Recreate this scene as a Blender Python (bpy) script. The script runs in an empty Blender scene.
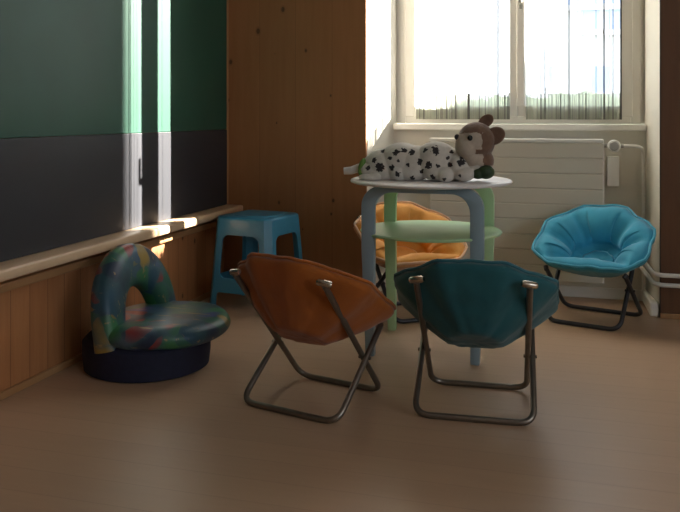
import bpy, bmesh, math, random
from mathutils import Vector, Matrix, noise
random.seed(7)
PI = math.pi
S = bpy.context.scene
COL = S.collection

# ------------------------------------------------------------------ camera geometry
F, HX, HY, YAW, H = 800.0, 340.0, 115.0, math.radians(16.4), 1.0
sn, cs = math.sin(YAW), math.cos(YAW)

def at(x, y, Y=None, z=None):
    """photograph pixel -> point of the room at depth Y or at height z"""
    u, w = (x - HX) / F, (HY - y) / F
    dx, dy = u * cs - sn, u * sn + cs
    t = Y / dy if Y is not None else (z - H) / w
    return Vector((t * dx, t * dy, H + t * w))

# ------------------------------------------------------------------ helpers
def obj(name, bm, mats, parent=None, smooth=False, sharp=35):
    me = bpy.data.meshes.new(name)
    bmesh.ops.recalc_face_normals(bm, faces=bm.faces[:])
    bm.to_mesh(me); bm.free()
    if not isinstance(mats, (list, tuple)): mats = [mats]
    for m in mats: me.materials.append(m)
    if smooth:
        me.polygons.foreach_set('use_smooth', [True] * len(me.polygons))
        if sharp: me.set_sharp_from_angle(angle=math.radians(sharp))
    o = bpy.data.objects.new(name, me)
    COL.objects.link(o)
    if parent: o.parent = parent
    return o

def tag(o, label=None, cat=None, group=None, kind=None):
    if label: o['label'] = label
    if cat: o['category'] = cat
    if group: o['group'] = group
    if kind: o['kind'] = kind
    return o

def thing(name, label, cat, loc=(0, 0, 0), rz=0, group=None):
    o = bpy.data.objects.new(name, None); COL.objects.link(o)
    o.empty_display_size = .05
    o.location = loc; o.rotation_euler = (0, 0, rz)
    return tag(o, label, cat, group)

def struct(name, bm, mats, parent=None, **k):
    o = obj(name, bm, mats, parent, **k)
    if not parent: o['kind'] = 'structure'
    return o

def box(bm, x0, x1, y0, y1, z0, z1, bev=0, seg=2):
    r = bmesh.ops.create_cube(bm, size=1)
    for v in r['verts']:
        v.co = Vector(((x0 + x1) / 2 + v.co.x * (x1 - x0), (y0 + y1) / 2 + v.co.y * (y1 - y0), (z0 + z1) / 2 + v.co.z * (z1 - z0)))
    if bev:
        es = list({e for v in r['verts'] for e in v.link_edges})
        bmesh.ops.bevel(bm, geom=es, offset=bev, segments=seg, profile=.5, affect='EDGES')

def B(*a, **k):
    bm = bmesh.new(); box(bm, *a, **k); return bm

def prism(bm, pts, z0, z1):
    lo = [bm.verts.new((x, y, z0)) for x, y in pts]; hi = [bm.verts.new((x, y, z1)) for x, y in pts]
    n = len(pts)
    bm.faces.new(lo[::-1]); bm.faces.new(hi)
    for i in range(n): bm.faces.new((lo[i], lo[(i + 1) % n], hi[(i + 1) % n], hi[i]))

def fillet(pts, r, seg=6):
    pts = [Vector(p) for p in pts]; out = [pts[0]]
    for i in range(1, len(pts) - 1):
        a, b, c = pts[i - 1], pts[i], pts[i + 1]
        d1, d2 = (a - b), (c - b)
        rr = min(r, d1.length * .49, d2.length * .49)
        p, q = b + d1.normalized() * rr, b + d2.normalized() * rr
        for k in range(seg + 1):
            t = k / seg
            out.append(p * (1 - t) ** 2 + b * 2 * t * (1 - t) + q * t * t)
    out.append(pts[-1]); return out

def tube(bm, pts, r, n=12, closed=False, caps=True):
    pts = [Vector(p) for p in pts]; m = len(pts)
    rad = r if callable(r) else (lambda t: r)
    tang = []
    for i in range(m):
        if closed: d = pts[(i + 1) % m] - pts[i - 1]
        else: d = pts[min(i + 1, m - 1)] - pts[max(i - 1, 0)]
        tang.append(d.normalized())
    up = Vector((0, 0, 1)) if abs(tang[0].z) < .9 else Vector((1, 0, 0))
    nrm = (up - tang[0] * up.dot(tang[0])).normalized()
    rings = []
    for i in range(m):
        nrm = (nrm - tang[i] * nrm.dot(tang[i])).normalized()
        bi = tang[i].cross(nrm); rr = rad(i / max(1, m - 1))
        rings.append([bm.verts.new(pts[i] + (nrm * math.cos(2 * PI * k / n) + bi * math.sin(2 * PI * k / n)) * rr) for k in range(n)])
    for i in range(m if closed else m - 1):
        a, b = rings[i], rings[(i + 1) % m]
        for k in range(n): bm.faces.new((a[k], a[(k + 1) % n], b[(k + 1) % n], b[k]))
    if caps and not closed:
        bm.faces.new(rings[0][::-1]); bm.faces.new(rings[-1])

def lathe(bm, prof, n=48, loc=(0, 0, 0)):
    loc = Vector(loc); rings = []
    for r, z in prof:
        if r < 1e-6: rings.append([bm.verts.new(loc + Vector((0, 0, z)))])
        else: rings.append([bm.verts.new(loc + Vector((r * math.cos(2 * PI * k / n), r * math.sin(2 * PI * k / n), z))) for k in range(n)])
    for a, b in zip(rings, rings[1:]):
        for k in range(n):
            k2 = (k + 1) % n
            if len(a) == 1 and len(b) == 1: continue
            if len(a) == 1: bm.faces.new((a[0], b[k], b[k2]))
            elif len(b) == 1: bm.faces.new((a[k], a[k2], b[0]))
            else: bm.faces.new((a[k], a[k2], b[k2], b[k]))

def ellip(bm, c, r, rot=None, sub=3):
    q = bmesh.ops.create_icosphere(bm, subdivisions=sub, radius=1)
    M = Matrix.Translation(Vector(c)) @ (rot.to_4x4() if rot else Matrix()) @ Matrix.Diagonal((r[0], r[1], r[2], 1))
    bmesh.ops.transform(bm, matrix=M, verts=q['verts'])

def baked(o):
    dg = bpy.context.evaluated_depsgraph_get(); dg.update()
    me = bpy.data.meshes.new_from_object(o.evaluated_get(dg))
    o.modifiers.clear(); old = o.data; o.data = me; me.name = o.name
    bpy.data.meshes.remove(old)
    return o

def remesh(o, vox, smooth=8):
    m = o.modifiers.new('r', 'REMESH'); m.mode = 'VOXEL'; m.voxel_size = vox
    s = o.modifiers.new('s', 'SMOOTH'); s.factor = .5; s.iterations = smooth
    baked(o)
    o.data.polygons.foreach_set('use_smooth', [True] * len(o.data.polygons))
    return o

# ------------------------------------------------------------------ materials
class N:
    def __init__(s, name):
        s.m = bpy.data.materials.new(name); s.m.use_nodes = True
        s.t = s.m.node_tree; s.b = s.t.nodes['Principled BSDF']; s.o = s.t.nodes['Material Output']
    def n(s, kind, **k):
        q = s.t.nodes.new('ShaderNode' + kind)
        for a, v in k.items():
            if a in q.inputs: q.inputs[a].default_value = v
            else: setattr(q, a, v)
        return q
    def l(s, a, b): s.t.links.new(a, b)
    def coords(s, scale=(1, 1, 1), space='Object'):
        c = s.n('TexCoord'); m = s.n('Mapping'); m.inputs['Scale'].default_value = scale
        s.l(c.outputs[space], m.inputs['Vector']); return m.outputs[0]
    def noise(s, vec, scale, detail=4, rough=.5):
        q = s.n('TexNoise', Scale=scale, Detail=detail, Roughness=rough); s.l(vec, q.inputs['Vector']); return q.outputs['Fac']
    def ramp(s, fac, stops):
        q = s.n('ValToRGB'); e = q.color_ramp.elements
        while len(e) < len(stops): e.new(.5)
        for i, (p, c) in enumerate(stops): e[i].position = p; e[i].color = (*c, 1) if len(c) == 3 else c
        s.l(fac, q.inputs[0]); return q.outputs[0]
    def math(s, op, a, b=None):
        q = s.n('Math', operation=op)
        for i, v in enumerate((a, b)):
            if v is None: continue
            if hasattr(v, 'node'): s.l(v, q.inputs[i])
            else: q.inputs[i].default_value = v
        return q.outputs[0]
    def mix(s, fac, a, b, mode='MIX'):
        q = s.n('Mix', data_type='RGBA', blend_type=mode)
        for i, v in ((0, fac), (6, a), (7, b)):
            if hasattr(v, 'node'): s.l(v, q.inputs[i])
            else: q.inputs[i].default_value = v if i == 0 else (*v, 1)
        return q.outputs[2]
    def bump(s, fac, strength=.2, dist=.002):
        q = s.n('Bump', Strength=strength, Distance=dist); s.l(fac, q.inputs['Height']); s.l(q.outputs[0], s.b.inputs['Normal'])

def plain(name, col, rough=.5, metal=0, vary=.08, scale=30, bump=0, spec=.5, sheen=0):
    q = N(name); v = q.coords()
    f = q.noise(v, scale)
    q.l(q.ramp(f, [(.25, tuple(c * (1 - vary) for c in col)), (.75, tuple(min(1, c * (1 + vary)) for c in col))]), q.b.inputs['Base Color'])
    q.b.inputs['Roughness'].default_value = rough; q.b.inputs['Metallic'].default_value = metal
    q.b.inputs['Specular IOR Level'].default_value = spec
    if sheen: q.b.inputs['Sheen Weight'].default_value = sheen
    if bump: q.bump(q.noise(v, scale * 6, 3), bump, .002)
    return q.m

def wood(name, axis, width, lo, hi, rough=.5, knots=True, grain_along='z', seam=.012, kscale=1.0, var=.45):
    """boards of the given width side by side along axis; grain along the other"""
    q = N(name)
    c = q.n('TexCoord'); sp = q.n('SeparateXYZ'); q.l(c.outputs['Object'], sp.inputs[0])
    A = sp.outputs[axis.upper()]; G = sp.outputs[grain_along.upper()]
    bn = q.math('DIVIDE', A, width); cell = q.math('FLOOR', bn); fr = q.math('FRACT', bn)
    wn = q.n('TexWhiteNoise', noise_dimensions='1D'); q.l(cell, wn.inputs['W'])
    cv = q.n('CombineXYZ'); q.l(q.math('MULTIPLY', A, 16), cv.inputs[0]); q.l(q.math('MULTIPLY', G, 1.1), cv.inputs[1])
    q.l(q.math('MULTIPLY', wn.outputs['Value'], 20), cv.inputs[2])
    g1 = q.noise(cv.outputs[0], 2.2, 6, .6)
    g = q.ramp(g1, [(.3, lo), (.7, hi)])
    tone = q.mix(q.math('MULTIPLY', wn.outputs['Value'], var), g, tuple(x * .75 for x in lo))
    edge = q.math('LESS_THAN', q.math('ABSOLUTE', q.math('SUBTRACT', fr, .5)), .5 - seam)
    col = q.mix(edge, tuple(x * .35 for x in lo), tone)
    if knots:
        kv = q.n('CombineXYZ'); q.l(q.math('MULTIPLY', A, 7.5 * kscale), kv.inputs[0]); q.l(q.math('MULTIPLY', G, 5.0 * kscale), kv.inputs[1])
        vo = q.n('TexVoronoi', Scale=1.0, voronoi_dimensions='2D'); q.l(kv.outputs[0], vo.inputs['Vector'])
        sc = q.n('SeparateColor'); q.l(vo.outputs['Color'], sc.inputs[0])
        size = q.math('MULTIPLY', q.math('MAXIMUM', q.math('SUBTRACT', sc.outputs[0], .55), 0.0), .16)
        k = q.math('LESS_THAN', vo.outputs['Distance'], size)
        halo = q.math('LESS_THAN', vo.outputs['Distance'], q.math('MULTIPLY', size, 1.7))
        col = q.mix(q.math('MULTIPLY', halo, .35), col, tuple(x * .5 for x in lo))
        col = q.mix(q.math('MULTIPLY', k, .85), col, tuple(x * .22 for x in lo))
    q.l(col, q.b.inputs['Base Color'])
    q.b.inputs['Roughness'].default_value = rough
    q.bump(edge, .25, .003)
    return q.m

def mixsh(name, transp, kind, col, rough=.0):
    q = N(name); q.t.nodes.remove(q.b)
    mx = q.n('MixShader'); mx.inputs[0].default_value = 1 - transp
    t = q.n('BsdfTransparent'); d = q.n(kind)
    d.inputs['Color'].default_value = (*col, 1)
    if 'Roughness' in d.inputs: d.inputs['Roughness'].default_value = rough
    q.l(t.outputs[0], mx.inputs[1]); q.l(d.outputs[0], mx.inputs[2]); q.l(mx.outputs[0], q.o.inputs[0])
    return q.m

M = {}
M['pine_back'] = wood('pine_back', 'x', .215, (.335, .145, .055), (.40, .18, .072), .5, seam=.003, kscale=.85)
M['pine_left'] = wood('pine_left', 'y', .105, (.42, .175, .068), (.52, .24, .10), .5, seam=.012)
M['brown_panel'] = wood('brown_panel', 'x', .4, (.125, .055, .022), (.15, .068, .028), .5, knots=False)
M['pine_ledge'] = wood('pine_ledge', 'x', .5, (.62, .42, .25), (.74, .54, .36), .38, knots=False, grain_along='y')
M['pine_trim'] = wood('pine_trim', 'x', .5, (.38, .20, .085), (.5, .28, .13), .45, knots=False, grain_along='y')
M['floor'] = wood('floor_laminate', 'y', .12, (.47, .315, .205), (.50, .335, .22), .40, knots=False, grain_along='x', seam=.003, var=.12)
M['plaster'] = plain('white_plaster', (.72, .69, .61), .85, vary=.02, scale=6, bump=.05)
M['ceiling'] = plain('ceiling_white', (.7, .68, .64), .9, vary=.02, scale=5)
M['dim_wall'] = plain('cream_wall', (.5, .42, .33), .9, vary=.03, scale=5)
M['white_paint'] = plain('white_paint', (.82, .80, .75), .35, vary=.015, scale=10)
M['radiator'] = plain('radiator_enamel', (.66, .62, .53), .4, vary=.015, scale=8)
M['green_board'] = plain('green_chalkboard', (.016, .080, .052), .46, vary=.12, scale=3, spec=.46)
M['dark_board'] = plain('dark_chalkboard', (.024, .026, .034), .46, vary=.12, scale=3, spec=.52)
M['metal'] = plain('bronze_tube', (.23, .20, .17), .32, metal=.85, vary=.1)
M['dark_metal'] = plain('black_tube', (.06, .06, .065), .4, metal=.6, vary=.1)
M['chrome'] = plain('bright_cap', (.50, .44, .36), .25, metal=1, vary=.05)
M['stool_blue'] = plain('blue_plastic', (.045, .25, .42), .3, vary=.05, scale=12)
M['table_white'] = plain('table_white', (.78, .74, .74), .4, vary=.02, scale=10)
M['grey_blue'] = plain('grey_blue_arch', (.27, .36, .41), .45, vary=.03, scale=10)
M['mint'] = plain('mint_paint', (.44, .66, .38), .42, vary=.03, scale=10)
M['steel'] = plain('steel', (.5, .5, .48), .4, metal=.8)
M['dial'] = plain('dial_grey', (.38, .37, .33), .5, vary=.05)
M['black'] = plain('black_bead', (.012, .011, .012), .2, vary=.1)
M['plush_white'] = plain('white_plush', (.58, .54, .48), .95, vary=.08, scale=60, bump=.5, sheen=.4)
M['plush_black'] = plain('black_spot_plush', (.035, .03, .03), .95, vary=.2, scale=60, bump=.5)
M['plush_brown'] = plain('brown_plush', (.17, .095, .06), .95, vary=.15, scale=60, bump=.5, sheen=.4)
M['plush_face'] = plain('cream_plush', (.50, .42, .34), .95, vary=.1, scale=60, bump=.4)
M['ribbon'] = plain('green_ribbon', (.10, .21, .03), .55, vary=.2, scale=40)
M['ribbon_dark'] = plain('dark_green_ribbon', (.03, .06, .02), .6, vary=.3, scale=40)
M['navy'] = plain('navy_cover', (.010, .012, .035), .8, vary=.2, scale=40, bump=.3)
M['facade'] = plain('white_render', (.85, .86, .88), .9, vary=.02, scale=2)
M['blue_glass'] = plain('blue_window', (.42, .55, .80), .2, vary=.1, scale=3)
M['leaf'] = plain('hedge_leaf', (.30, .36, .24), .8, vary=.5, scale=8, bump=.6)
M['asphalt'] = plain('pale_ground', (.4, .41, .37), .9, vary=.1, scale=2)
M['glass'] = mixsh('window_glass', .94, 'BsdfGlossy', (1, 1, 1), .02)
M['sheer'] = mixsh('sheer_voile', .86, 'BsdfTranslucent', (.9, .9, .88))
M['hem'] = mixsh('curtain_hem', .36, 'BsdfTranslucent', (.46, .49, .40))
M['strand'] = plain('grey_strand', (.10, .095, .09), .8, vary=.2)
M['strand_pale'] = mixsh('pale_strand', .35, 'BsdfTranslucent', (.42, .42, .38))

def fabric(name, col, vary=.12, rough=.75, sheen=.25):
    q = N(name); v = q.coords()
    f = q.noise(v, 9, 5)
    q.l(q.ramp(f, [(.3, tuple(c * (1 - vary) for c in col)), (.7, tuple(min(1, c * (1 + vary)) for c in col))]), q.b.inputs['Base Color'])
    q.b.inputs['Roughness'].default_value = rough; q.b.inputs['Sheen Weight'].default_value = sheen
    q.b.inputs['Specular IOR Level'].default_value = .3
    w = q.noise(v, 260, 2); w2 = q.noise(v, 28, 3)
    q.bump(q.math('ADD', q.math('MULTIPLY', w, .25), w2), .35, .004)
    return q.m

def patterned():
    q = N('painted_foam_cover'); v = q.coords()
    wv = q.n('TexNoise', Scale=7, Detail=2); q.l(v, wv.inputs['Vector'])
    dv = q.mix(.12, v, wv.outputs['Color'])
    vo = q.n('TexVoronoi', Scale=15.0, Randomness=1.0); q.l(dv, vo.inputs['Vector'])
    sc = q.n('SeparateColor'); q.l(vo.outputs['Color'], sc.inputs[0])
    c = q.ramp(sc.outputs[0], [(0, (.02, .09, .14)), (.2, (.03, .14, .09)), (.36, (.06, .13, .21)), (.5, (.02, .04, .08)), (.62, (.05, .22, .08)), (.74, (.08, .09, .26)), (.84, (.30, .035, .03)), (.92, (.36, .25, .05))])
    q.t.nodes[-1].color_ramp.interpolation = 'CONSTANT' if q.t.nodes[-1].type == 'VALTORGB' else None
    bl = q.n('TexNoise', Scale=9, Detail=4); q.l(v, bl.inputs['Vector'])
    b2 = q.ramp(bl.outputs['Fac'], [(.3, (.02, .045, .07)), (.5, (.05, .13, .14)), (.7, (.10, .17, .24))])
    ed = q.ramp(vo.outputs['Distance'], [(.34, (0, 0, 0)), (.85, (1, 1, 1))])
    col = q.mix(ed, c, b2)
    st = q.noise(q.coords((3, 16, 10)), 3.2, 3)
    sm = q.ramp(st, [(.63, (0, 0, 0)), (.68, (1, 1, 1))])
    col = q.mix(q.math('MULTIPLY', sm, .7), col, (.42, .30, .12))
    col = q.mix(1.0, col, (.85, .82, .85), 'MULTIPLY')
    q.l(col, q.b.inputs['Base Color'])
    q.b.inputs['Roughness'].default_value = .42
    q.bump(q.noise(v, 40, 3), .15, .004)
    return q.m
M['pattern'] = patterned()

# ------------------------------------------------------------------ the room
XL, YB, ZC = -1.94, 4.229, 3.15           # left wall, wooden back wall, ceiling
NL, NR = -1.097, .400                    # niche mouth
IL, IR = -1.020, .364                    # niche back corners
YN = 4.59                                # wall below the sill
XR, YF = 3.2, -2.4

struct('floor', B(XL - .1, XR + .1, YF - .1, 4.75, -.08, 0), M['floor'])
struct('ceiling', B(XL - .1, XR + .1, YF - .1, 4.85, ZC, ZC + .1), M['ceiling'])
struct('wall_left', B(XL - .1, XL, YF, YB + .05, 0, ZC), M['pine_left'])
bm = bmesh.new(); box(bm, XL, NL, YB, YB + .024, 0, ZC); struct('wall_back', bm, M['pine_back'])
bm = bmesh.new(); box(bm, NR, XR, YB, YB + .024, 0, ZC); struct('wall_back_right', bm, M['brown_panel'])
bm = bmesh.new(); prism(bm, [(XL - .1, YB + .024), (NL - .001, YB + .024), (IL, YN), (IL, 4.80), (XL - .1, 4.80)], 0, ZC)
struct('wall_reveal_left', bm, M['plaster'])
bm = bmesh.new(); prism(bm, [(NR + .001, YB + .024), (XR + .1, YB + .024), (XR + .1, 4.80), (IR, 4.80), (IR, YN)], 0, ZC)
struct('wall_reveal_right', bm, M['plaster'])
bm = bmesh.new(); box(bm, IL, IR, YN, 4.80, 0, .915); struct('wall_below_window', bm, M['plaster'])
bm = bmesh.new(); box(bm, IL, IR, 4.60, 4.80, 3.025, ZC); struct('wall_above_window', bm, M['plaster'])
bm = bmesh.new()
wy0, wy1, wz0, wz1 = -1.6, 1.6, .9, 2.4
box(bm, XR, XR + .1, YF, wy0, 0, ZC); box(bm, XR, XR + .1, wy1, YB + .024, 0, ZC)
box(bm, XR, XR + .1, wy0, wy1, 0, wz0); box(bm, XR, XR + .1, wy0, wy1, wz1, ZC)
struct('wall_right', bm, M['dim_wall'])
struct('wall_front', B(XL - .1, XR + .1, YF - .1, YF, 0, ZC), M['dim_wall'])
# skirtings
struct('baseboard_left', B(XL, XL + .014, YF, YB, 0, .028, bev=.004), M['pine_trim'])
struct('baseboard_niche', B(IL, IR, YN - .012, YN, 0, .06, bev=.004), M['white_paint'])
struct('baseboard_right', B(NR, XR, YB - .012, YB, 0, .025, bev=.003), M['pine_trim'])
bm = bmesh.new(); prism(bm, [(NR - .045, YB + .012), (NR - .002, YB + .012), (IR - .003, YN - .02), (IR - .022, YN - .02)], 0, .07)
bmesh.ops.bevel(bm, geom=bm.edges[:], offset=.008, segments=2, profile=.5, affect='EDGES')
struct('baseboard_reveal', bm, M['white_paint'])
# batten below the ledge
struct('trim_1', B(XL, XL + .03, YF, YB, .380, .412, bev=.006), M['pine_trim'])

# ------------------------------------------------------------------ window
ZS = .950
struct('trim_2', B(IL + .004, IR - .004, 4.545, 4.66, ZS - .036, ZS, bev=.006), M['white_paint'])   # sill board
FY0, FY1 = 4.655, 4.73
FL_, FR_ = IL + .001, .345
ZT = 3.02
win = bpy.data.objects.new('window_1', None); COL.objects.link(win); win['kind'] = 'structure'
win.location = ((FL_ + FR_) / 2, 4.7, ZS)
bpy.context.view_layer.update()
WI = Matrix.Translation(-Vector(win.location))
def wobj(name, bm, m, parent=win, **k):
    bmesh.ops.transform(bm, matrix=WI, verts=bm.verts[:]); return obj(name, bm, m, parent, **k)
bm = bmesh.new()
box(bm, FL_, FL_ + .055, FY0, FY1, ZS + .001, ZT, bev=.004); box(bm, FR_ - .052, FR_, FY0, FY1, ZS + .001, ZT, bev=.004)
box(bm, FL_ + .055, FR_ - .052, FY0, FY1, ZS + .001, ZS + .045, bev=.004); box(bm, FL_ + .055, FR_ - .052, FY0, FY1, ZT - .05, ZT, bev=.004)
box(bm, FR_, IR, FY0 + .02, FY1, ZS + .001, ZT)
wobj('frame', bm, M['white_paint'])
XJ = -.316
def sash(x0, x1, sl, sr):
    z0, z1 = ZS + .040, ZT - .045
    bm = bmesh.new(); y0, y1 = FY0 - .012, FY1 - .01
    box(bm, x0, x0 + sl, y0, y1, z0, z1, bev=.005); box(bm, x1 - sr, x1, y0, y1, z0, z1, bev=.005)
    box(bm, x0 + sl, x1 - sr, y0, y1, z0, z0 + .062, bev=.005); box(bm, x0 + sl, x1 - sr, y0, y1, z1 - .06, z1, bev=.005)
    s = wobj('sash', bm, M['white_paint'])
    wobj('glass', B(x0 + sl - .005, x1 - sr + .005, 4.70, 4.704, z0 + .055, z1 - .055), M['glass'], s)
    return s
s1 = sash(FL_ + .05, XJ, .062, .044)
s2 = sash(XJ + .001, FR_ - .045, .044, .060)
wobj('cover_strip', B(XJ - .004, XJ + .040, FY0 - .026, FY0 - .0125, ZS + .10, ZT - .06, bev=.004), M['white_paint'])
bm = bmesh.new(); box(bm, XJ + .010, XJ + .026, FY0 - .034, FY0 - .026, 1.60, 1.74, bev=.003); box(bm, XJ + .008, XJ + .028, FY0 - .062, FY0 - .034, 1.63, 1.655, bev=.004)
box(bm, XJ + .010, XJ + .026, FY0 - .066, FY0 - .054, 1.635, 1.75, bev=.004)
wobj('handle', bm, M['dial'], s2)

# ------------------------------------------------------------------ curtains (sheer with woven strands and a dense striped hem)
def curtain(px0, px1, label, dark_px, seed):
    rnd = random.Random(seed); Yc = 4.622
    X0, X1 = at(px0, 110, Yc).x, at(px1, 110, Yc).x
    z0, z1, zh = .975, 2.93, 1.118
    t = thing('curtain', label, 'curtain', ((X0 + X1) / 2, Yc, z0), group=None)
    cx = (X0 + X1) / 2
    wav = lambda x: .0035 * math.sin(x * 95 + seed) + .002 * math.sin(x * 41)
    def sheet(za, zb, n=70, off=0):
        bm = bmesh.new(); rows = []
        for z in (za, (za + zb) / 2, zb):
            rows.append([bm.verts.new((X0 + (X1 - X0) * i / n - cx, wav(X0 + (X1 - X0) * i / n) + off, z - z0)) for i in range(n + 1)])
        for a, b in zip(rows, rows[1:]):
            for i in range(n): bm.faces.new((a[i], a[i + 1], b[i + 1], b[i]))
        return bm
    obj('sheer_panel', sheet(zh, z1), M['sheer'], t, smooth=True)
    hm = obj('hem_band', sheet(z0, zh), M['hem'], t, smooth=True)
    def strand(bm, X, za, zb, w):
        y = wav(X) - .003
        box(bm, X - cx - w / 2, X - cx + w / 2, y - .0012, y + .0002, za - z0, zb - z0)
    bmd = bmesh.new(); bmp = bmesh.new(); bmw = bmesh.new()
    for px, top, w in dark_px:
        w *= 1.6
        X = at(px, 110, Yc).x
        strand(bmd, X, z0, z1 if top else zh + rnd.uniform(-.004, .012), w)
    px = px0 + 1.0
    while px < px1 - 1:
        X = at(px, 110, Yc).x
        r = rnd.random()
        strand(bmw if r < .75 else bmd, X, z0, zh + rnd.uniform(-.012, .012), rnd.uniform(.002, .006))
        px += rnd.uniform(1.4, 4.2)
    for _ in range(7):
        strand(bmp, rnd.uniform(X0 + .02, X1 - .02), zh, z1, rnd.uniform(.002, .004))
    obj('dark_strands', bmd, M['strand'], t)['label'] = 'dark grey woven strands'
    obj('hem_strands', bmw, M['strand_pale'], t)
    obj('pale_strands', bmp, M['strand_pale'], t)
    bm = bmesh.new(); tube(bm, [(X0 - cx, .010, z1 - z0), (X1 - cx, .010, z1 - z0)], .006, 10)
    obj('curtain_rod', bm, M['steel'], t)
    return t
curtain(416, 510, 'sheer curtain with striped hem over the left window sash, above the plush toy',
        [(437, 0, .004), (424, 0, .004), (447, 0, .004), (456, 0, .005), (469, 0, .007), (498, 1, .005), (505, 0, .005), (442, 0, .003), (452, 1, .0025), (509, 0, .004)], 3)
curtain(526, 621, 'sheer curtain with striped hem over the right window sash, above the radiator valve',
        [(541, 1, .004), (545, 1, .0045), (569, 1, .0045), (586, 0, .004), (604, 1, .005), (613, 1, .003), (621, 1, .006), (579, 0, .003), (596, 1, .002)], 11)

# ------------------------------------------------------------------ radiator
RX0, RX1, RY0, RY1, RZ0, RZ1 = -.783, .140, 4.45, 4.515, .105, .871
rad = thing('radiator', 'cream flat panel radiator with horizontal grooves under the window', 'radiator', ((RX0 + RX1) / 2, 4.48, RZ0))
RI = Matrix.Translation(-Vector(rad.location))
def robj(name, bm, m, parent=rad, **k):
    bmesh.ops.transform(bm, matrix=RI, verts=bm.verts[:]); return obj(name, bm, m, parent, **k)
bm = bmesh.new()
nz = 9; hz = (RZ1 - .02 - RZ0) / nz
for i in range(nz):
    box(bm, RX0, RX1, RY0, RY0 + .02, RZ0 + i * hz + .0022, RZ0 + (i + 1) * hz - .0022, bev=.0035)
box(bm, RX0 + .004, RX1 - .004, RY0 + .006, RY1, RZ0 + .004, RZ1 - .024)
robj('front_panel', bm, M['radiator'])
bm = bmesh.new(); box(bm, RX0 - .004, RX1 + .004, RY0 - .004, RY1 + .004, RZ1 - .02, RZ1, bev=.005); robj('top_grille', bm, M['white_paint'])
bm = bmesh.new(); box(bm, RX1 - .002, RX1 + .006, RY0 - .002, RY1 + .004, RZ0, RZ1 - .021, bev=.003); robj('side_panel', bm, M['white_paint'])
for xx in (RX0 + .12, RX1 - .12): robj('wall_bracket', B(xx - .02, xx + .02, RY1, YN - .001, RZ0 + .1, RZ1 - .1), M['white_paint'])
v = at(614, 146, 4.44)
bm = bmesh.new(); lathe(bm, [(0, 0), (.030, 0), (.033, .006), (.033, .03), (.029, .036), (0, .036)], 28)
bmesh.ops.rotate(bm, cent=(0, 0, 0), matrix=Matrix.Rotation(PI / 2, 3, 'X'), verts=bm.verts[:]); bmesh.ops.translate(bm, vec=(v.x, v.y + .01, v.z), verts=bm.verts[:])
valve = robj('valve', bm, M['white_paint'], smooth=True)
bm = bmesh.new(); lathe(bm, [(0, 0), (.024, 0), (.024, .006), (.02, .010), (0, .010)], 28)
bmesh.ops.rotate(bm, cent=(0, 0, 0), matrix=Matrix.Rotation(PI / 2, 3, 'X'), verts=bm.verts[:]); bmesh.ops.translate(bm, vec=(v.x, v.y - .024, v.z), verts=bm.verts[:])
robj('dial', bm, M['dial'], valve, smooth=True)
for xa, xb, yy in ((-.05, -.028, .02), (.028, .048, .012)):
    bm = bmesh.new(); tube(bm, [(v.x + xa, v.y + yy, v.z), (v.x + xb, v.y + yy, v.z)], .011, 12)
    robj('valve_nut', bm, M['dial'], valve, smooth=True)
px_ = at(644, 150, 4.49).x
bm = bmesh.new(); tube(bm, fillet([(v.x + .046, v.y + .012, v.z), (px_ - .03, v.y + .012, v.z), (px_, 4.53, v.z - .02), (px_, 4.53, .02)], .06, 8), .0085, 12)
robj('feed_pipe', bm, M['white_paint'], smooth=True)
bm = bmesh.new(); box(bm, v.x - .03, v.x + .03, RY1 + .01, YN - .002, v.z - .22, v.z - .06, bev=.003); robj('cover_plate', bm, M['white_paint'])

# pipes wrapping the niche corner
for zz, nm in ((.216, 'upper'), (.168, 'lower')):
    bm = bmesh.new()
    tube(bm, fillet([(.30, 4.54, zz + .045), (.325, 4.50, zz + .04), (NR - .03, YB - .03, zz), (XR - .02, YB - .03, zz)], .05, 8), .011, 12)
    for xx in (.8, 1.8): tube(bm, [(xx, YB - .03, zz), (xx, YB + .002, zz)], .005, 8)
    tag(obj('heating_pipe', bm, M['white_paint'], smooth=True), f'{nm} of the two white heating pipes running around the brown wall corner', 'pipe')

# ------------------------------------------------------------------ blackboard
bb = thing('blackboard', 'wide chalkboard, green above and dark grey below, over a pale wooden ledge', 'blackboard', (XL, 2.0, .45))
BI = Matrix.Translation(-Vector(bb.location))
def bobj(name, bm, m, parent=bb, **k):
    bmesh.ops.transform(bm, matrix=BI, verts=bm.verts[:]); return obj(name, bm, m, parent, **k)
bobj('upper_panel', B(XL + .001, XL + .022, -.6, YB - .012, .918, 2.3, bev=.002), M['green_board'])['label'] = 'green chalkboard panel'
bobj('lower_panel', B(XL + .001, XL + .024, -.6, YB - .012, .488, .9165, bev=.002), M['dark_board'])['label'] = 'dark grey chalkboard panel'
bobj('edge_strip', B(XL + .001, XL + .028, YB - .0115, YB - .001, .488, 2.3, bev=.002), M['pine_trim'])
bm = bmesh.new(); box(bm, XL + .001, XL + .122, -.6, YB - .001, .446, .487, bev=.010, seg=3)
bobj('ledge', bm, M['pine_ledge'], smooth=True)

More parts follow.
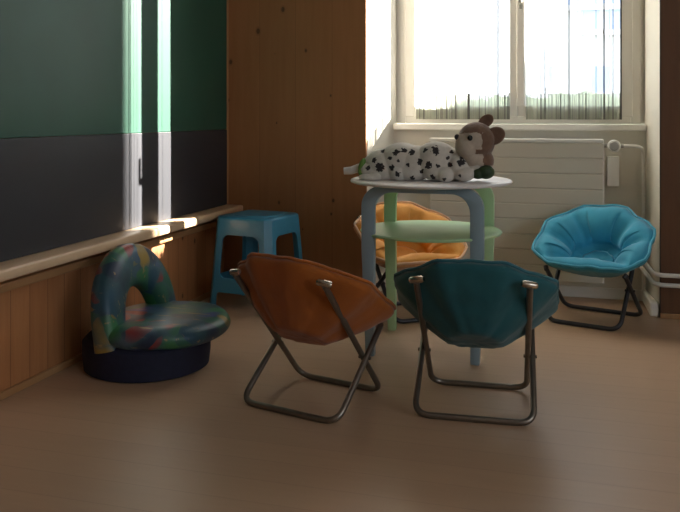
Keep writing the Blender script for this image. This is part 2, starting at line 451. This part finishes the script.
# ------------------------------------------------------------------ saucer chairs
TILT = math.radians(32)
def saucer_chair(label, loc, fwd, inner, outer, pipe, frame, seed):
    t = thing('saucer_chair', label, 'chair', (loc[0], loc[1], 0), math.atan2(-fwd[0], fwd[1]))
    ct, st = math.cos(TILT), math.sin(TILT)
    C = Vector((0, 0, .390)); ax = Vector((1, 0, 0)); bx = Vector((0, ct, -st)); nx = Vector((0, st, ct))
    off = Vector((seed * 7.3, seed * 3.1, 0))
    SE = [math.radians(a) for a in (-140, -95, -52, 52, 95, 140, 220)]
    def lobe(th):
        th = (th + math.radians(140)) % (2 * PI) - math.radians(140)
        for a, b in zip(SE, SE[1:]):
            if a <= th <= b: return math.sin(PI * (th - a) / (b - a)) * (.45 if a < 0 < b else 1.0), (b - a)
        return 0, 1
    def R(th):                                   # th = 0 at the front edge
        a = (th + PI / 8) % (PI / 4) - PI / 8
        oct_ = .262 / math.cos(a)
        r = .7 * oct_ + .3 * .272
        r *= 1 + .03 * abs(math.sin(th))
        c = math.cos(th)
        if c > .05:
            lim = .200 / c
            k = 26
            r = -math.log(math.exp(-k * r * 4) + math.exp(-k * lim * 4)) / (k * 4)
        r += .012 * abs(lobe(th)[0]) - .007 + .011 * noise.noise(Vector((math.cos(th) * 3, math.sin(th) * 3, seed)))
        return r
    def P(rho, th):
        g = max(0, rho - .32) / .68
        d = .168 * (1 - (.85 * g ** 1.0 + .15 * g ** 3))
        r = R(th) * rho
        wob = .006 * noise.noise(Vector((math.cos(th) * 2 * rho, math.sin(th) * 2 * rho, seed + 5))) * rho
        return C + ax * (r * math.sin(th)) + bx * (r * math.cos(th)) - nx * (d + wob)
    NT, NR_ = 112, 30
    def nrm(rho, th):
        e = .01
        du = P(min(1, rho + e), th) - P(max(.001, rho - e), th); dv = P(rho, th + e) - P(rho, th - e)
        n = du.cross(dv)
        if n.length < 1e-9: return nx.copy()
        n.normalize()
        return n if n.dot(nx) > 0 else -n
    def puff(rho, th):
        if rho < .50:
            k = 1 - (rho / .50) ** 4
            return .030 * (.55 + .45 * k)* (k ** .5 if k > 0 else 0) + .002
        a = lobe(th)[0]
        m = (rho - .50) / .50
        return .074 * (a ** .32) * (max(0, math.sin(PI * min(1, m * .97 + .03))) ** .45) + .004
    def layer(fa, fb):
        bm = bmesh.new(); top = []; bot = []
        rho = [0.0] + [((i / NR_) ** .85) for i in range(1, NR_ + 1)]
        for i, r in enumerate(rho):
            ta, tb = [], []
            for k in range(NT):
                th = 2 * PI * k / NT
                p = P(r, th); n = nrm(max(r, .02), th)
                e = 1.0 if r < .93 else math.sqrt(max(0, 1 - ((r - .93) / .07) ** 2))
                ta.append(bm.verts.new(p + n * fa(r, th) * e)); 
                tb.append(ta[-1] if i == len(rho) - 1 else bm.verts.new(p + n * fb(r, th) * e))
                if i == 0: break
            top.append(ta); bot.append(tb)
        for rows, fl in ((top, 0), (bot, 1)):
            for i in range(1, NR_):
                for k in range(NT):
                    k2 = (k + 1) % NT
                    bm.faces.new((rows[i][k], rows[i][k2], rows[i + 1][k2], rows[i + 1][k]))
            for k in range(NT): bm.faces.new((rows[0][0], rows[1][k], rows[1][(k + 1) % NT]))
        return bm
    wr = lambda r, th: .0022 * noise.noise(Vector((math.cos(th) * r * 9, math.sin(th) * r * 9, seed + 2)))
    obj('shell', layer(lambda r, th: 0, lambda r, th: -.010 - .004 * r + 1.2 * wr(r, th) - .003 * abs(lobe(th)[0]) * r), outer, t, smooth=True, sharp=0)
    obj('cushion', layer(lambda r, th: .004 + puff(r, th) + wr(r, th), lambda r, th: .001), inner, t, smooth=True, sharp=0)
    bm = bmesh.new()
    tube(bm, [P(1, 2 * PI * k / NT) + nx * (.002 + .003 * noise.noise(Vector((k * .35, seed, 0)))) for k in range(NT)], .0062, 8, closed=True)
    obj('piping', bm, pipe, t, smooth=True)
    # crossing U frames
    w1, w2 = .193, .172
    sx = 1
    def U(w, yb, top):
        pts = [(-top[0], top[1], top[2]), (-w, yb, .011), (w, yb, .011), (top[0], top[1], top[2])]
        bm = bmesh.new(); tube(bm, fillet(pts, .055, 8), .0105, 12); return bm
    f1 = obj('leg_frame', U(w1, -.170, (.188, .132, .252)), frame, t, smooth=True)
    f2 = obj('leg_frame', U(w2, .170, (.179, -.226, .462)), frame, t, smooth=True)
    for s in (-1, 1):
        bm = bmesh.new()
        a = Vector((s * .154, -.234, .472)); b = Vector((s * .202, -.218, .463))
        tube(bm, [a, a.lerp(b, .12), a.lerp(b, .88), b], lambda q: .008 if q in (0, 1) else .0115, 12)
        obj('bracket', bm, M['chrome'], f2, smooth=True)
        bm = bmesh.new(); tube(bm, [(s * .160, .030, .168), (s * .205, .030, .168)], .006, 10)
        obj('pivot_bolt', bm, frame, f1, smooth=True)
        bm = bmesh.new(); tube(bm, [(s * .184, .138, .246), (s * .192, .126, .260)], .0115, 10)
        obj('bracket', bm, frame, f1, smooth=True)
    return t

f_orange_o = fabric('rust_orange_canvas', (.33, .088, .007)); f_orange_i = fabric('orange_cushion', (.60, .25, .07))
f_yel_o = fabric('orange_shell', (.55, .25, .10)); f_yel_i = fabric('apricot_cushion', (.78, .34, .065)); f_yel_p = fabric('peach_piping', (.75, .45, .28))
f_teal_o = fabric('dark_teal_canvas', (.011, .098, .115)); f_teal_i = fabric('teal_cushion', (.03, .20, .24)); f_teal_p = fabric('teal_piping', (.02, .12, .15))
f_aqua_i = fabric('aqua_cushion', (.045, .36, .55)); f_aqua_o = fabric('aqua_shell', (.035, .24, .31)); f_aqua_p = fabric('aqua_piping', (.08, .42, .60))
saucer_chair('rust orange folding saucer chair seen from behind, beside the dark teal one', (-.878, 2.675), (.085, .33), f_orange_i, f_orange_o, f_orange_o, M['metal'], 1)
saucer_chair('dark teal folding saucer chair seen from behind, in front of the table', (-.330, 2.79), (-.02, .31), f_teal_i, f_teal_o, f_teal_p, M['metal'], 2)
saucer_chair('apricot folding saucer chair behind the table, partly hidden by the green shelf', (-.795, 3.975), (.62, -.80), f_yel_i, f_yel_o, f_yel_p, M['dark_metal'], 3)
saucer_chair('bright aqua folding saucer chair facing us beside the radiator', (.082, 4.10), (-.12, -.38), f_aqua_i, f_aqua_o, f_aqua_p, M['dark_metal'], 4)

# ------------------------------------------------------------------ round table
TC = Vector((-.602, 3.435, 0)); TZ = .723
tb = thing('round_table', 'white round two-tier table with grey-blue and mint legs and mint shelf', 'table', TC)
bm = bmesh.new(); r = .348
lathe(bm, [(0, TZ), (r - .008, TZ), (r - .003, TZ - .002), (r, TZ - .007), (r - .003, TZ - .012), (r - .012, TZ - .015), (0, TZ - .015)], 96)
obj('tabletop', bm, M['table_white'], tb, smooth=True)
bm = bmesh.new(); r = .305; z = .506
lathe(bm, [(0, z), (r - .006, z), (r, z - .005), (r - .004, z - .012), (r - .05, z - .018), (0, z - .018)], 96)
obj('shelf', bm, M['mint'], tb, smooth=True)['label'] = 'mint green round shelf'
def arch(y, th, mat, lab):
    W, lw, ap, zt = .252, .055, .027, TZ - .0155
    def arc(cx, cz, r, a0, a1, n=8): return [(cx + r * math.cos(a0 + (a1 - a0) * k / n), cz + r * math.sin(a0 + (a1 - a0) * k / n)) for k in range(n + 1)]
    ro, ri = .085, .075
    wi = W - lw
    def half(s):
        o = [(W - .018, 0)] + [(W, .45)] + arc(W - ro, zt - ro, ro, 0, PI / 2)
        i = arc(wi - ri, zt - ap - ri, ri, PI / 2, 0) + [(wi, .45), (wi + .001, 0)]
        return [(s * x, zz) for x, zz in o], [(s * x, zz) for x, zz in i]
    for s in (-1, 1):
        o, i = half(s)
        bm = bmesh.new()
        poly = o + [(s * .10, zt), (s * .10, zt - ap)] + i
        fr = [bm.verts.new((x, y - th / 2, zz)) for x, zz in poly]; bk = [bm.verts.new((x, y + th / 2, zz)) for x, zz in poly]
        bm.faces.new(fr); bm.faces.new(bk[::-1])
        for k in range(len(poly)): bm.faces.new((fr[k], fr[(k + 1) % len(poly)], bk[(k + 1) % len(poly)], bk[k]))
        bmesh.ops.recalc_face_normals(bm, faces=bm.faces[:])
        bmesh.ops.bevel(bm, geom=[e for e in bm.edges if len(e.link_faces) == 2 and e.calc_face_angle() > 1.2], offset=.004, segments=2, profile=.5, affect='EDGES')
        obj('leg', bm, mat, tb, smooth=True)['label'] = lab
    bm = bmesh.new(); box(bm, -.10, .10, y - th / 2, y + th / 2, zt - ap, zt); obj('apron', bm, mat, tb)
arch(-.205, .034, M['grey_blue'], 'grey-blue leg'); arch(.205, .034, M['mint'], 'mint green leg')  # front arch in grey-blue, back arch in mint

# ------------------------------------------------------------------ blue plastic stool
stl = thing('plastic_stool', 'blue plastic stool with cut-out sides in the corner under the ledge', 'stool', (-1.603, 3.925, 0), math.radians(-10))
def frustum(bm, h0, h1, z0, z1, ch):
    rings = []
    for h, z in ((h0, z0), (h1, z1)):
        c = ch
        pts = [(h - c, -h), (h, -h + c), (h, h - c), (h - c, h), (-h + c, h), (-h, h - c), (-h, -h + c), (-h + c, -h)]
        rings.append([bm.verts.new((x, y, z)) for x, y in pts])
    bm.faces.new(rings[0][::-1]); bm.faces.new(rings[1])
    for k in range(8): bm.faces.new((rings[0][k], rings[0][(k + 1) % 8], rings[1][(k + 1) % 8], rings[1][k]))
HT = .478
bm = bmesh.new(); frustum(bm, .196, .165, 0, HT, .030)
bmesh.ops.bevel(bm, geom=[e for e in bm.edges if min(v.co.z for v in e.verts) > HT - .01], offset=.014, segments=3, profile=.5, affect='EDGES')
body = obj('body', bm, M['stool_blue'], stl, smooth=True)
cut = []
def cutter(bm):
    o = obj('cutter', bm, M['stool_blue']); o.parent = stl; m = body.modifiers.new('b', 'BOOLEAN'); m.operation = 'DIFFERENCE'; m.solver = 'EXACT'; m.object = o; cut.append(o)
bm = bmesh.new(); frustum(bm, .190, .159, -.01, HT - .006, .026); cutter(bm)
def hole(ax, x0, x1, z0, z1, ta, bev):
    bm = bmesh.new()
    pts = [(x0, z0), (x1, z0), (x1 - ta, z1), (x0 + ta, z1)]
    lo = [bm.verts.new((x, -.3, z)) for x, z in pts]; hi = [bm.verts.new((x, .3, z)) for x, z in pts]
    bm.faces.new(lo); bm.faces.new(hi[::-1])
    es = []
    for k in range(4): bm.faces.new((lo[k], lo[(k + 1) % 4], hi[(k + 1) % 4], hi[k]))
    es = [e for e in bm.edges if abs(e.verts[0].co.y - e.verts[1].co.y) > .5]
    bmesh.ops.bevel(bm, geom=es, offset=bev, segments=5, profile=.5, affect='EDGES')
    if ax: bmesh.ops.rotate(bm, cent=(0, 0, 0), matrix=Matrix.Rotation(PI / 2, 3, 'Z'), verts=bm.verts[:])
    bmesh.ops.recalc_face_normals(bm, faces=bm.faces[:])
    cutter(bm)
for ax in (0, 1):
    hole(ax, -.122, .122, .165, .385, .014, .035)
    hole(ax, -.140, .140, -.05, .092, .004, .018)
bpy.context.view_layer.update()
baked(body)
for o in cut: bpy.data.objects.remove(o)
body.data.set_sharp_from_angle(angle=math.radians(35))
bm = bmesh.new(); lathe(bm, [(0, 0), (.13, 0), (.128, .003), (0, .003)], 40, (0, 0, HT - .0005)); obj('seat_inset', bm, M['stool_blue'], stl, smooth=True)

# ------------------------------------------------------------------ foam chair with painted cover
fc = thing('foam_chair', 'low round child chair in dark multicoloured cover with arched back beside the blackboard', 'chair', (-1.628, 2.872, 0), 0)
bm = bmesh.new(); lathe(bm, [(0, 0), (.234, 0), (.245, .006), (.251, .06), (.251, .110), (.232, .130), (0, .130)], 64, (-.022, -.006, 0))
obj('base', bm, M['navy'], fc, smooth=True)['label'] = 'dark navy base'
bm = bmesh.new()
prof = [(0, .208)]
for k in range(1, 14):
    a = PI / 2 - PI * k / 14
    prof.append((.198 + .068 * max(0, math.cos(a)) ** .8, .164 + .040 * math.sin(a) + (.0 if k > 7 else .004 * (1 - k / 7))))
prof += [(0, .124)]
lathe(bm, prof, 72, (.045, 0, 0))
for v_ in bm.verts:
    v_.co.y *= 1.03
    v_.co.z += .006 * noise.noise(v_.co * 6)
obj('seat', bm, M['pattern'], fc, smooth=True)
bm = bmesh.new(); rings = []
NA, NS = 48, 24
for i in range(NA + 1):
    ph = PI * i / NA; s_ = math.sin(ph)
    c = Vector((-.065 - .058 * s_,   .004 - .206 * math.cos(ph), .112 + .276 * (s_ ** .75)))
    d = Vector((-.058 * math.cos(ph), .200 * math.sin(ph), .290 * math.cos(ph))).normalized()
    side = Vector((1, 0, .12)).normalized(); side = (side - d * side.dot(d)).normalized()
    radl = d.cross(side).normalized()
    hw = .064 + .023 * s_; ht = .052
    ring = []
    for k in range(NS):
        a = 2 * PI * k / NS; ca, sa = math.cos(a), math.sin(a)
        ring.append(bm.verts.new(c + radl * hw * math.copysign(abs(ca) ** .75, ca) + side * ht * math.copysign(abs(sa) ** .75, sa)))
    rings.append(ring)
for a, b in zip(rings, rings[1:]):
    for k in range(NS): bm.faces.new((a[k], a[(k + 1) % NS], b[(k + 1) % NS], b[k]))
bm.faces.new(rings[0][::-1]); bm.faces.new(rings[-1])
obj('backrest', bm, M['pattern'], fc, smooth=True)

# ------------------------------------------------------------------ plush animal on the table
Yp = 3.36
pl = thing('plush_toy', 'spotted white plush animal with brown ears and head lying on the round table', 'plush toy', (at(425, 181, Yp).x, Yp, TZ))
PL = Vector(pl.location); mpp = 3.37 / F
def pp(x, y, dy=0): return at(x, y, Yp + dy) - PL
def rest(o):
    for v_ in o.data.vertices:
        if v_.co.z < .0015: v_.co.z = .0015
    return o
def pobj(name, blobs, vox=.0032, sm=8, mats=None, parent=pl):
    bm = bmesh.new()
    for (x, y, dy, rx, rz, ry, *rot) in blobs:
        ellip(bm, pp(x, y, dy), (rx * mpp, ry * mpp, rz * mpp), Matrix.Rotation(math.radians(rot[0]), 3, 'Y') if rot else None)
    o = obj(name, bm, mats or [M['plush_white']], parent)
    return rest(remesh(o, vox, sm))
def paint(o, spots, idx=1):
    for p in o.data.polygons:
        for (c, r) in spots:
            d = p.center - c; d.y *= .6
            if d.length < r * (1 + .8 * noise.noise(p.center * 110)): p.material_index = idx; break
bdy = pobj('body', [
    (386, 165, .02, 24, 17, 20), (402, 161, .02, 24, 19, 22), (372, 171, .0, 16, 10, 14, 15), (416, 163, .015, 22, 18, 21), (436, 161, .01, 23, 20, 22), (454, 165, .02, 18, 17, 19),
    (398, 173, -.045, 9, 8.5, 9), (386, 174, -.02, 14, 8, 12), (412, 172, -.02, 18, 9, 14),
    (445, 175, -.06, 9, 8, 10), (436, 172, -.04, 14, 9, 12), (464, 174, -.045, 11, 7.5, 11), (458, 166, -.04, 10, 10, 9), (478, 166, .02, 13, 13, 15)],
    mats=[M['plush_white'], M['plush_black']])
rnd = random.Random(5)
sp = [((x, y), r) for x, y, r in [(396, 152, 4), (380, 167, 5), (390, 158, 2.5), (398, 161, 2.2), (392, 168, 3.2), (404, 150, 3), (412, 152, 3.5), (420, 162, 3), (428, 165, 4), (435, 149, 4), (436, 152, 3.5), (433, 177, 3), (422, 171, 2.5),
      (397, 174, 3), (438, 166, 2.5), (461, 162, 4.5), (462, 158, 3), (452, 152, 2.5), (450, 165, 3), (444, 179, 2), (374, 160, 3), (368, 168, 2.5), (412, 178, 3), (460, 176, 2), (383, 151, 2.5), (425, 150, 2.5), (448, 158, 2), (408, 165, 2)]]
spots = []
bpy.context.view_layer.update()
for (x, y), r_ in sp:
    # find where the view ray through that point meets the body
    o0 = Vector((0, 0, H)) - PL; d0 = (at(x, y, Yp) - Vector((0, 0, H))).normalized()
    hit, co, nn, fi = bdy.ray_cast(o0, d0)
    if hit: spots.append((co.copy(), r_ * mpp * .85))
for _ in range(30):
    p = bdy.data.polygons[rnd.randrange(len(bdy.data.polygons))].center
    if p.y > .02: spots.append((p.copy(), rnd.uniform(1.8, 3.2) * mpp))
paint(bdy, spots)
hd = pobj('head', [(476, 141, .0, 19, 19, 19), (468, 146, -.03, 13, 13, 13), (463.5, 141, -.035, 8, 9, 9), (474, 156, -.005, 13, 12, 14), (482, 161, .01, 12, 12, 13), (470, 151, -.03, 10, 9, 10)],
          mats=[M['plush_face'], M['plush_brown']])
A, Bp = pp(457, 136), pp(492, 128)
for p in hd.data.polygons:
    c = p.center
    xx = (c.x - pp(478, 141).x) / mpp; zz = (c.z - pp(478, 141).z) / mpp
    wig = 2.0 * noise.noise(c * 60)
    if zz > 8.5 - .05 * xx + wig - (2 if xx < -12 else 0) or (xx > 6 + wig and zz > -24) or (xx > 0 + wig and abs(zz + 10) < 2.2): p.material_index = 1
def ear(x, y, dy, rx, rz, rot, name='ear'):
    bm = bmesh.new(); ellip(bm, (0, 0, 0), (rx * mpp, 4.5 * mpp, rz * mpp))
    for v_ in bm.verts:
        q = (v_.co.x / (rx * mpp)) ** 2 + (v_.co.z / (rz * mpp)) ** 2
        if v_.co.y < 0: v_.co.y += (1 - min(1, q)) * 5.0 * mpp
    bmesh.ops.rotate(bm, cent=(0, 0, 0), matrix=Matrix.Rotation(math.radians(rot), 3, 'Y'), verts=bm.verts[:])
    bmesh.ops.translate(bm, vec=pp(x, y, dy), verts=bm.verts[:])
    return obj(name, bm, M['plush_brown'], hd, smooth=True, sharp=0)
ear(486, 121, .03, 8.5, 6, -35); ear(494.5, 136, -.015, 11, 8.5, -30)
for x, y, dy, r_, nm, mt in ((470, 138, -.078, 2.6, 'eye', 'black'), (457, 137, -.062, 2.6, 'nose', 'plush_black')):
    o0 = Vector((0, 0, H)) - PL; d0 = (at(x, y, Yp) - Vector((0, 0, H))).normalized()
    hit, co, nn, fi = hd.ray_cast(o0, d0)
    c = co if hit else pp(x, y, -.03)
    bm = bmesh.new(); ellip(bm, c, (r_ * mpp, r_ * mpp, r_ * mpp * 1.1)); obj(nm, bm, M[mt], hd, smooth=True, sharp=0)
bm = bmesh.new()
tube(bm, [pp(372, 165, .0), pp(366, 166, .0), pp(359, 168, -.01), pp(351, 170.5, -.02), pp(344, 171, -.025)], lambda q: (5.2 - 1.6 * q + (1.2 if q == 1 else 0)) * mpp * (.75 if q == 1 else 1), 14)
obj('tail', bm, M['plush_white'], pl, smooth=True)
bm = bmesh.new(); ellip(bm, pp(362, 165, -.03), (3.2 * mpp, 5 * mpp, 7.5 * mpp), Matrix.Rotation(math.radians(20), 3, 'Y')); ellip(bm, pp(361, 172, -.035), (3 * mpp, 4 * mpp, 4.5 * mpp), Matrix.Rotation(math.radians(-15), 3, 'Y'))
obj('ribbon', bm, M['ribbon'], pl, smooth=True)['label'] = 'green ribbon at the tail'
bm = bmesh.new(); ellip(bm, pp(369, 177.5, -.06), (11 * mpp, 9 * mpp, 3.6 * mpp), Matrix.Rotation(math.radians(4), 3, 'Y')); ellip(bm, pp(376, 176, -.05), (8 * mpp, 8 * mpp, 4.5 * mpp))
rest(remesh(obj('hind_foot', bm, M['plush_white'], pl), .004, 4))
bm = bmesh.new(); ellip(bm, pp(486, 172, -.03), (8.5 * mpp, 8 * mpp, 7 * mpp)); ellip(bm, pp(478, 174, -.04), (6 * mpp, 6 * mpp, 5 * mpp))
rest(remesh(obj('neck_bow', bm, M['ribbon_dark'], pl), .004, 4))['label'] = 'dark green bow at the neck'

# ------------------------------------------------------------------ outside the window
struct('ground', B(-25, 40, 4.9, 60, -.6, -.5), M['asphalt'])
def building(label, x0, x1, y0, y1, h, wins, sun_blocks=None):
    t = thing('building', label, 'building', ((x0 + x1) / 2, y0, -.5))
    L = Vector(t.location)
    def o_(name, bm, m, par=t): 
        bmesh.ops.translate(bm, vec=-L, verts=bm.verts[:]); return obj(name, bm, m, par)
    o_('facade', B(x0, x1, y0, y1, -.5, h), M['facade'])
    for (a, b, z0, z1) in wins:
        w = o_('window', B(a, b, y0 - .04, y0, z0, z1), M['blue_glass'])
        bm = bmesh.new(); box(bm, a - .05, b + .05, y0 - .10, y0 - .02, z0 - .08, z0); o_('sill', bm, M['facade'], w)
    for nm, bb_ in sun_blocks or (): o_(nm, B(*bb_), M['facade'])
    return t
Yb = 12.0
def bw(xa, ya, xb, yb):
    p, q = at(xa, yb, Yb), at(xb, ya, Yb); return (p.x, q.x, p.z, q.z)
building('white house with pale blue windows seen through the right window sash', at(548, 50, Yb).x, 5.5, Yb, 18, 8.0,
         [bw(591, 66, 609, 93), bw(549, 66, 553, 88), bw(565, -28, 621, 6), bw(583, 8, 600, 30), bw(606, 8, 622, 30), bw(630, 66, 650, 93)],
         sun_blocks=[('block_link', (5.505, 9.395, 12.2, 13, -.5, 5.0)), ('low_sun_block', (9.40, 9.98, 12.4, 13, -.5, 6.99)), ('tall_sun_block', (9.985, 20, 10.0, 13, -.5, 18))])  # unseen blocks added to limit sun through the window, linked to the house
bm = bmesh.new()
rnd = random.Random(2)
for k in range(46):
    for q in range(3):
        ellip(bm, (-4.6 + k * .17 + rnd.uniform(-.05, .05), 9.0 + rnd.uniform(-.2, .2), -.2 + q * .56 + rnd.uniform(-.03, .03)), (rnd.uniform(.26, .34),) * 3, sub=2)
for v_ in bm.verts: v_.co += .05 * noise.noise_vector(v_.co * 5)
tag(obj('hedge', bm, M['leaf'], smooth=True), 'green hedge outside behind the curtain hems', 'hedge', kind='stuff')

# ------------------------------------------------------------------ light
w = bpy.data.worlds.new('sky'); S.world = w; w.use_nodes = True
bg = w.node_tree.nodes['Background']; bg.inputs[0].default_value = (.86, .93, 1.0, 1); bg.inputs[1].default_value = 3.5
sd = Vector((1.21, 1.0, .71)).normalized()
sun = bpy.data.lights.new('sun', 'SUN'); sun.energy = 55; sun.angle = math.radians(.3); sun.color = (1, .93, .82)
so = bpy.data.objects.new('sun', sun); COL.objects.link(so); so.rotation_euler = sd.to_track_quat('Z', 'Y').to_euler(); so.location = (6, 9, 8)
def portal(loc, size, rot):
    l = bpy.data.lights.new('window_daylight', 'AREA'); l.shape = 'RECTANGLE'; l.size, l.size_y = size; l.cycles.is_portal = True
    o = bpy.data.objects.new('window_daylight', l); COL.objects.link(o); o.location = loc; o.rotation_euler = rot
portal(((IL + IR) / 2, 4.78, 2.0), (1.36, 2.06), (-PI / 2, 0, 0))
portal((XR + .05, (wy0 + wy1) / 2, (wz0 + wz1) / 2), (1.5, wy1 - wy0), (0, PI / 2, 0))

# ------------------------------------------------------------------ camera and view
cam = bpy.data.cameras.new('camera'); cam.sensor_fit = 'HORIZONTAL'; cam.sensor_width = 36; cam.lens = 36 * F / 680
cam.shift_y = -(256 - HY) / 680; cam.clip_start = .05
co_ = bpy.data.objects.new('camera', cam); COL.objects.link(co_); co_.location = (0, 0, H); co_.rotation_euler = (PI / 2, 0, YAW)
S.camera = co_
S.view_settings.view_transform = 'Standard'; S.view_settings.look = 'None'; S.view_settings.gamma = 1; S.view_settings.use_curve_mapping = False
S.view_settings.exposure = 0.1
S.cycles.max_bounces = 10; S.cycles.diffuse_bounces = 6; S.cycles.transparent_max_bounces = 16
S.cycles.use_denoising = True; S.cycles.sample_clamp_indirect = 6
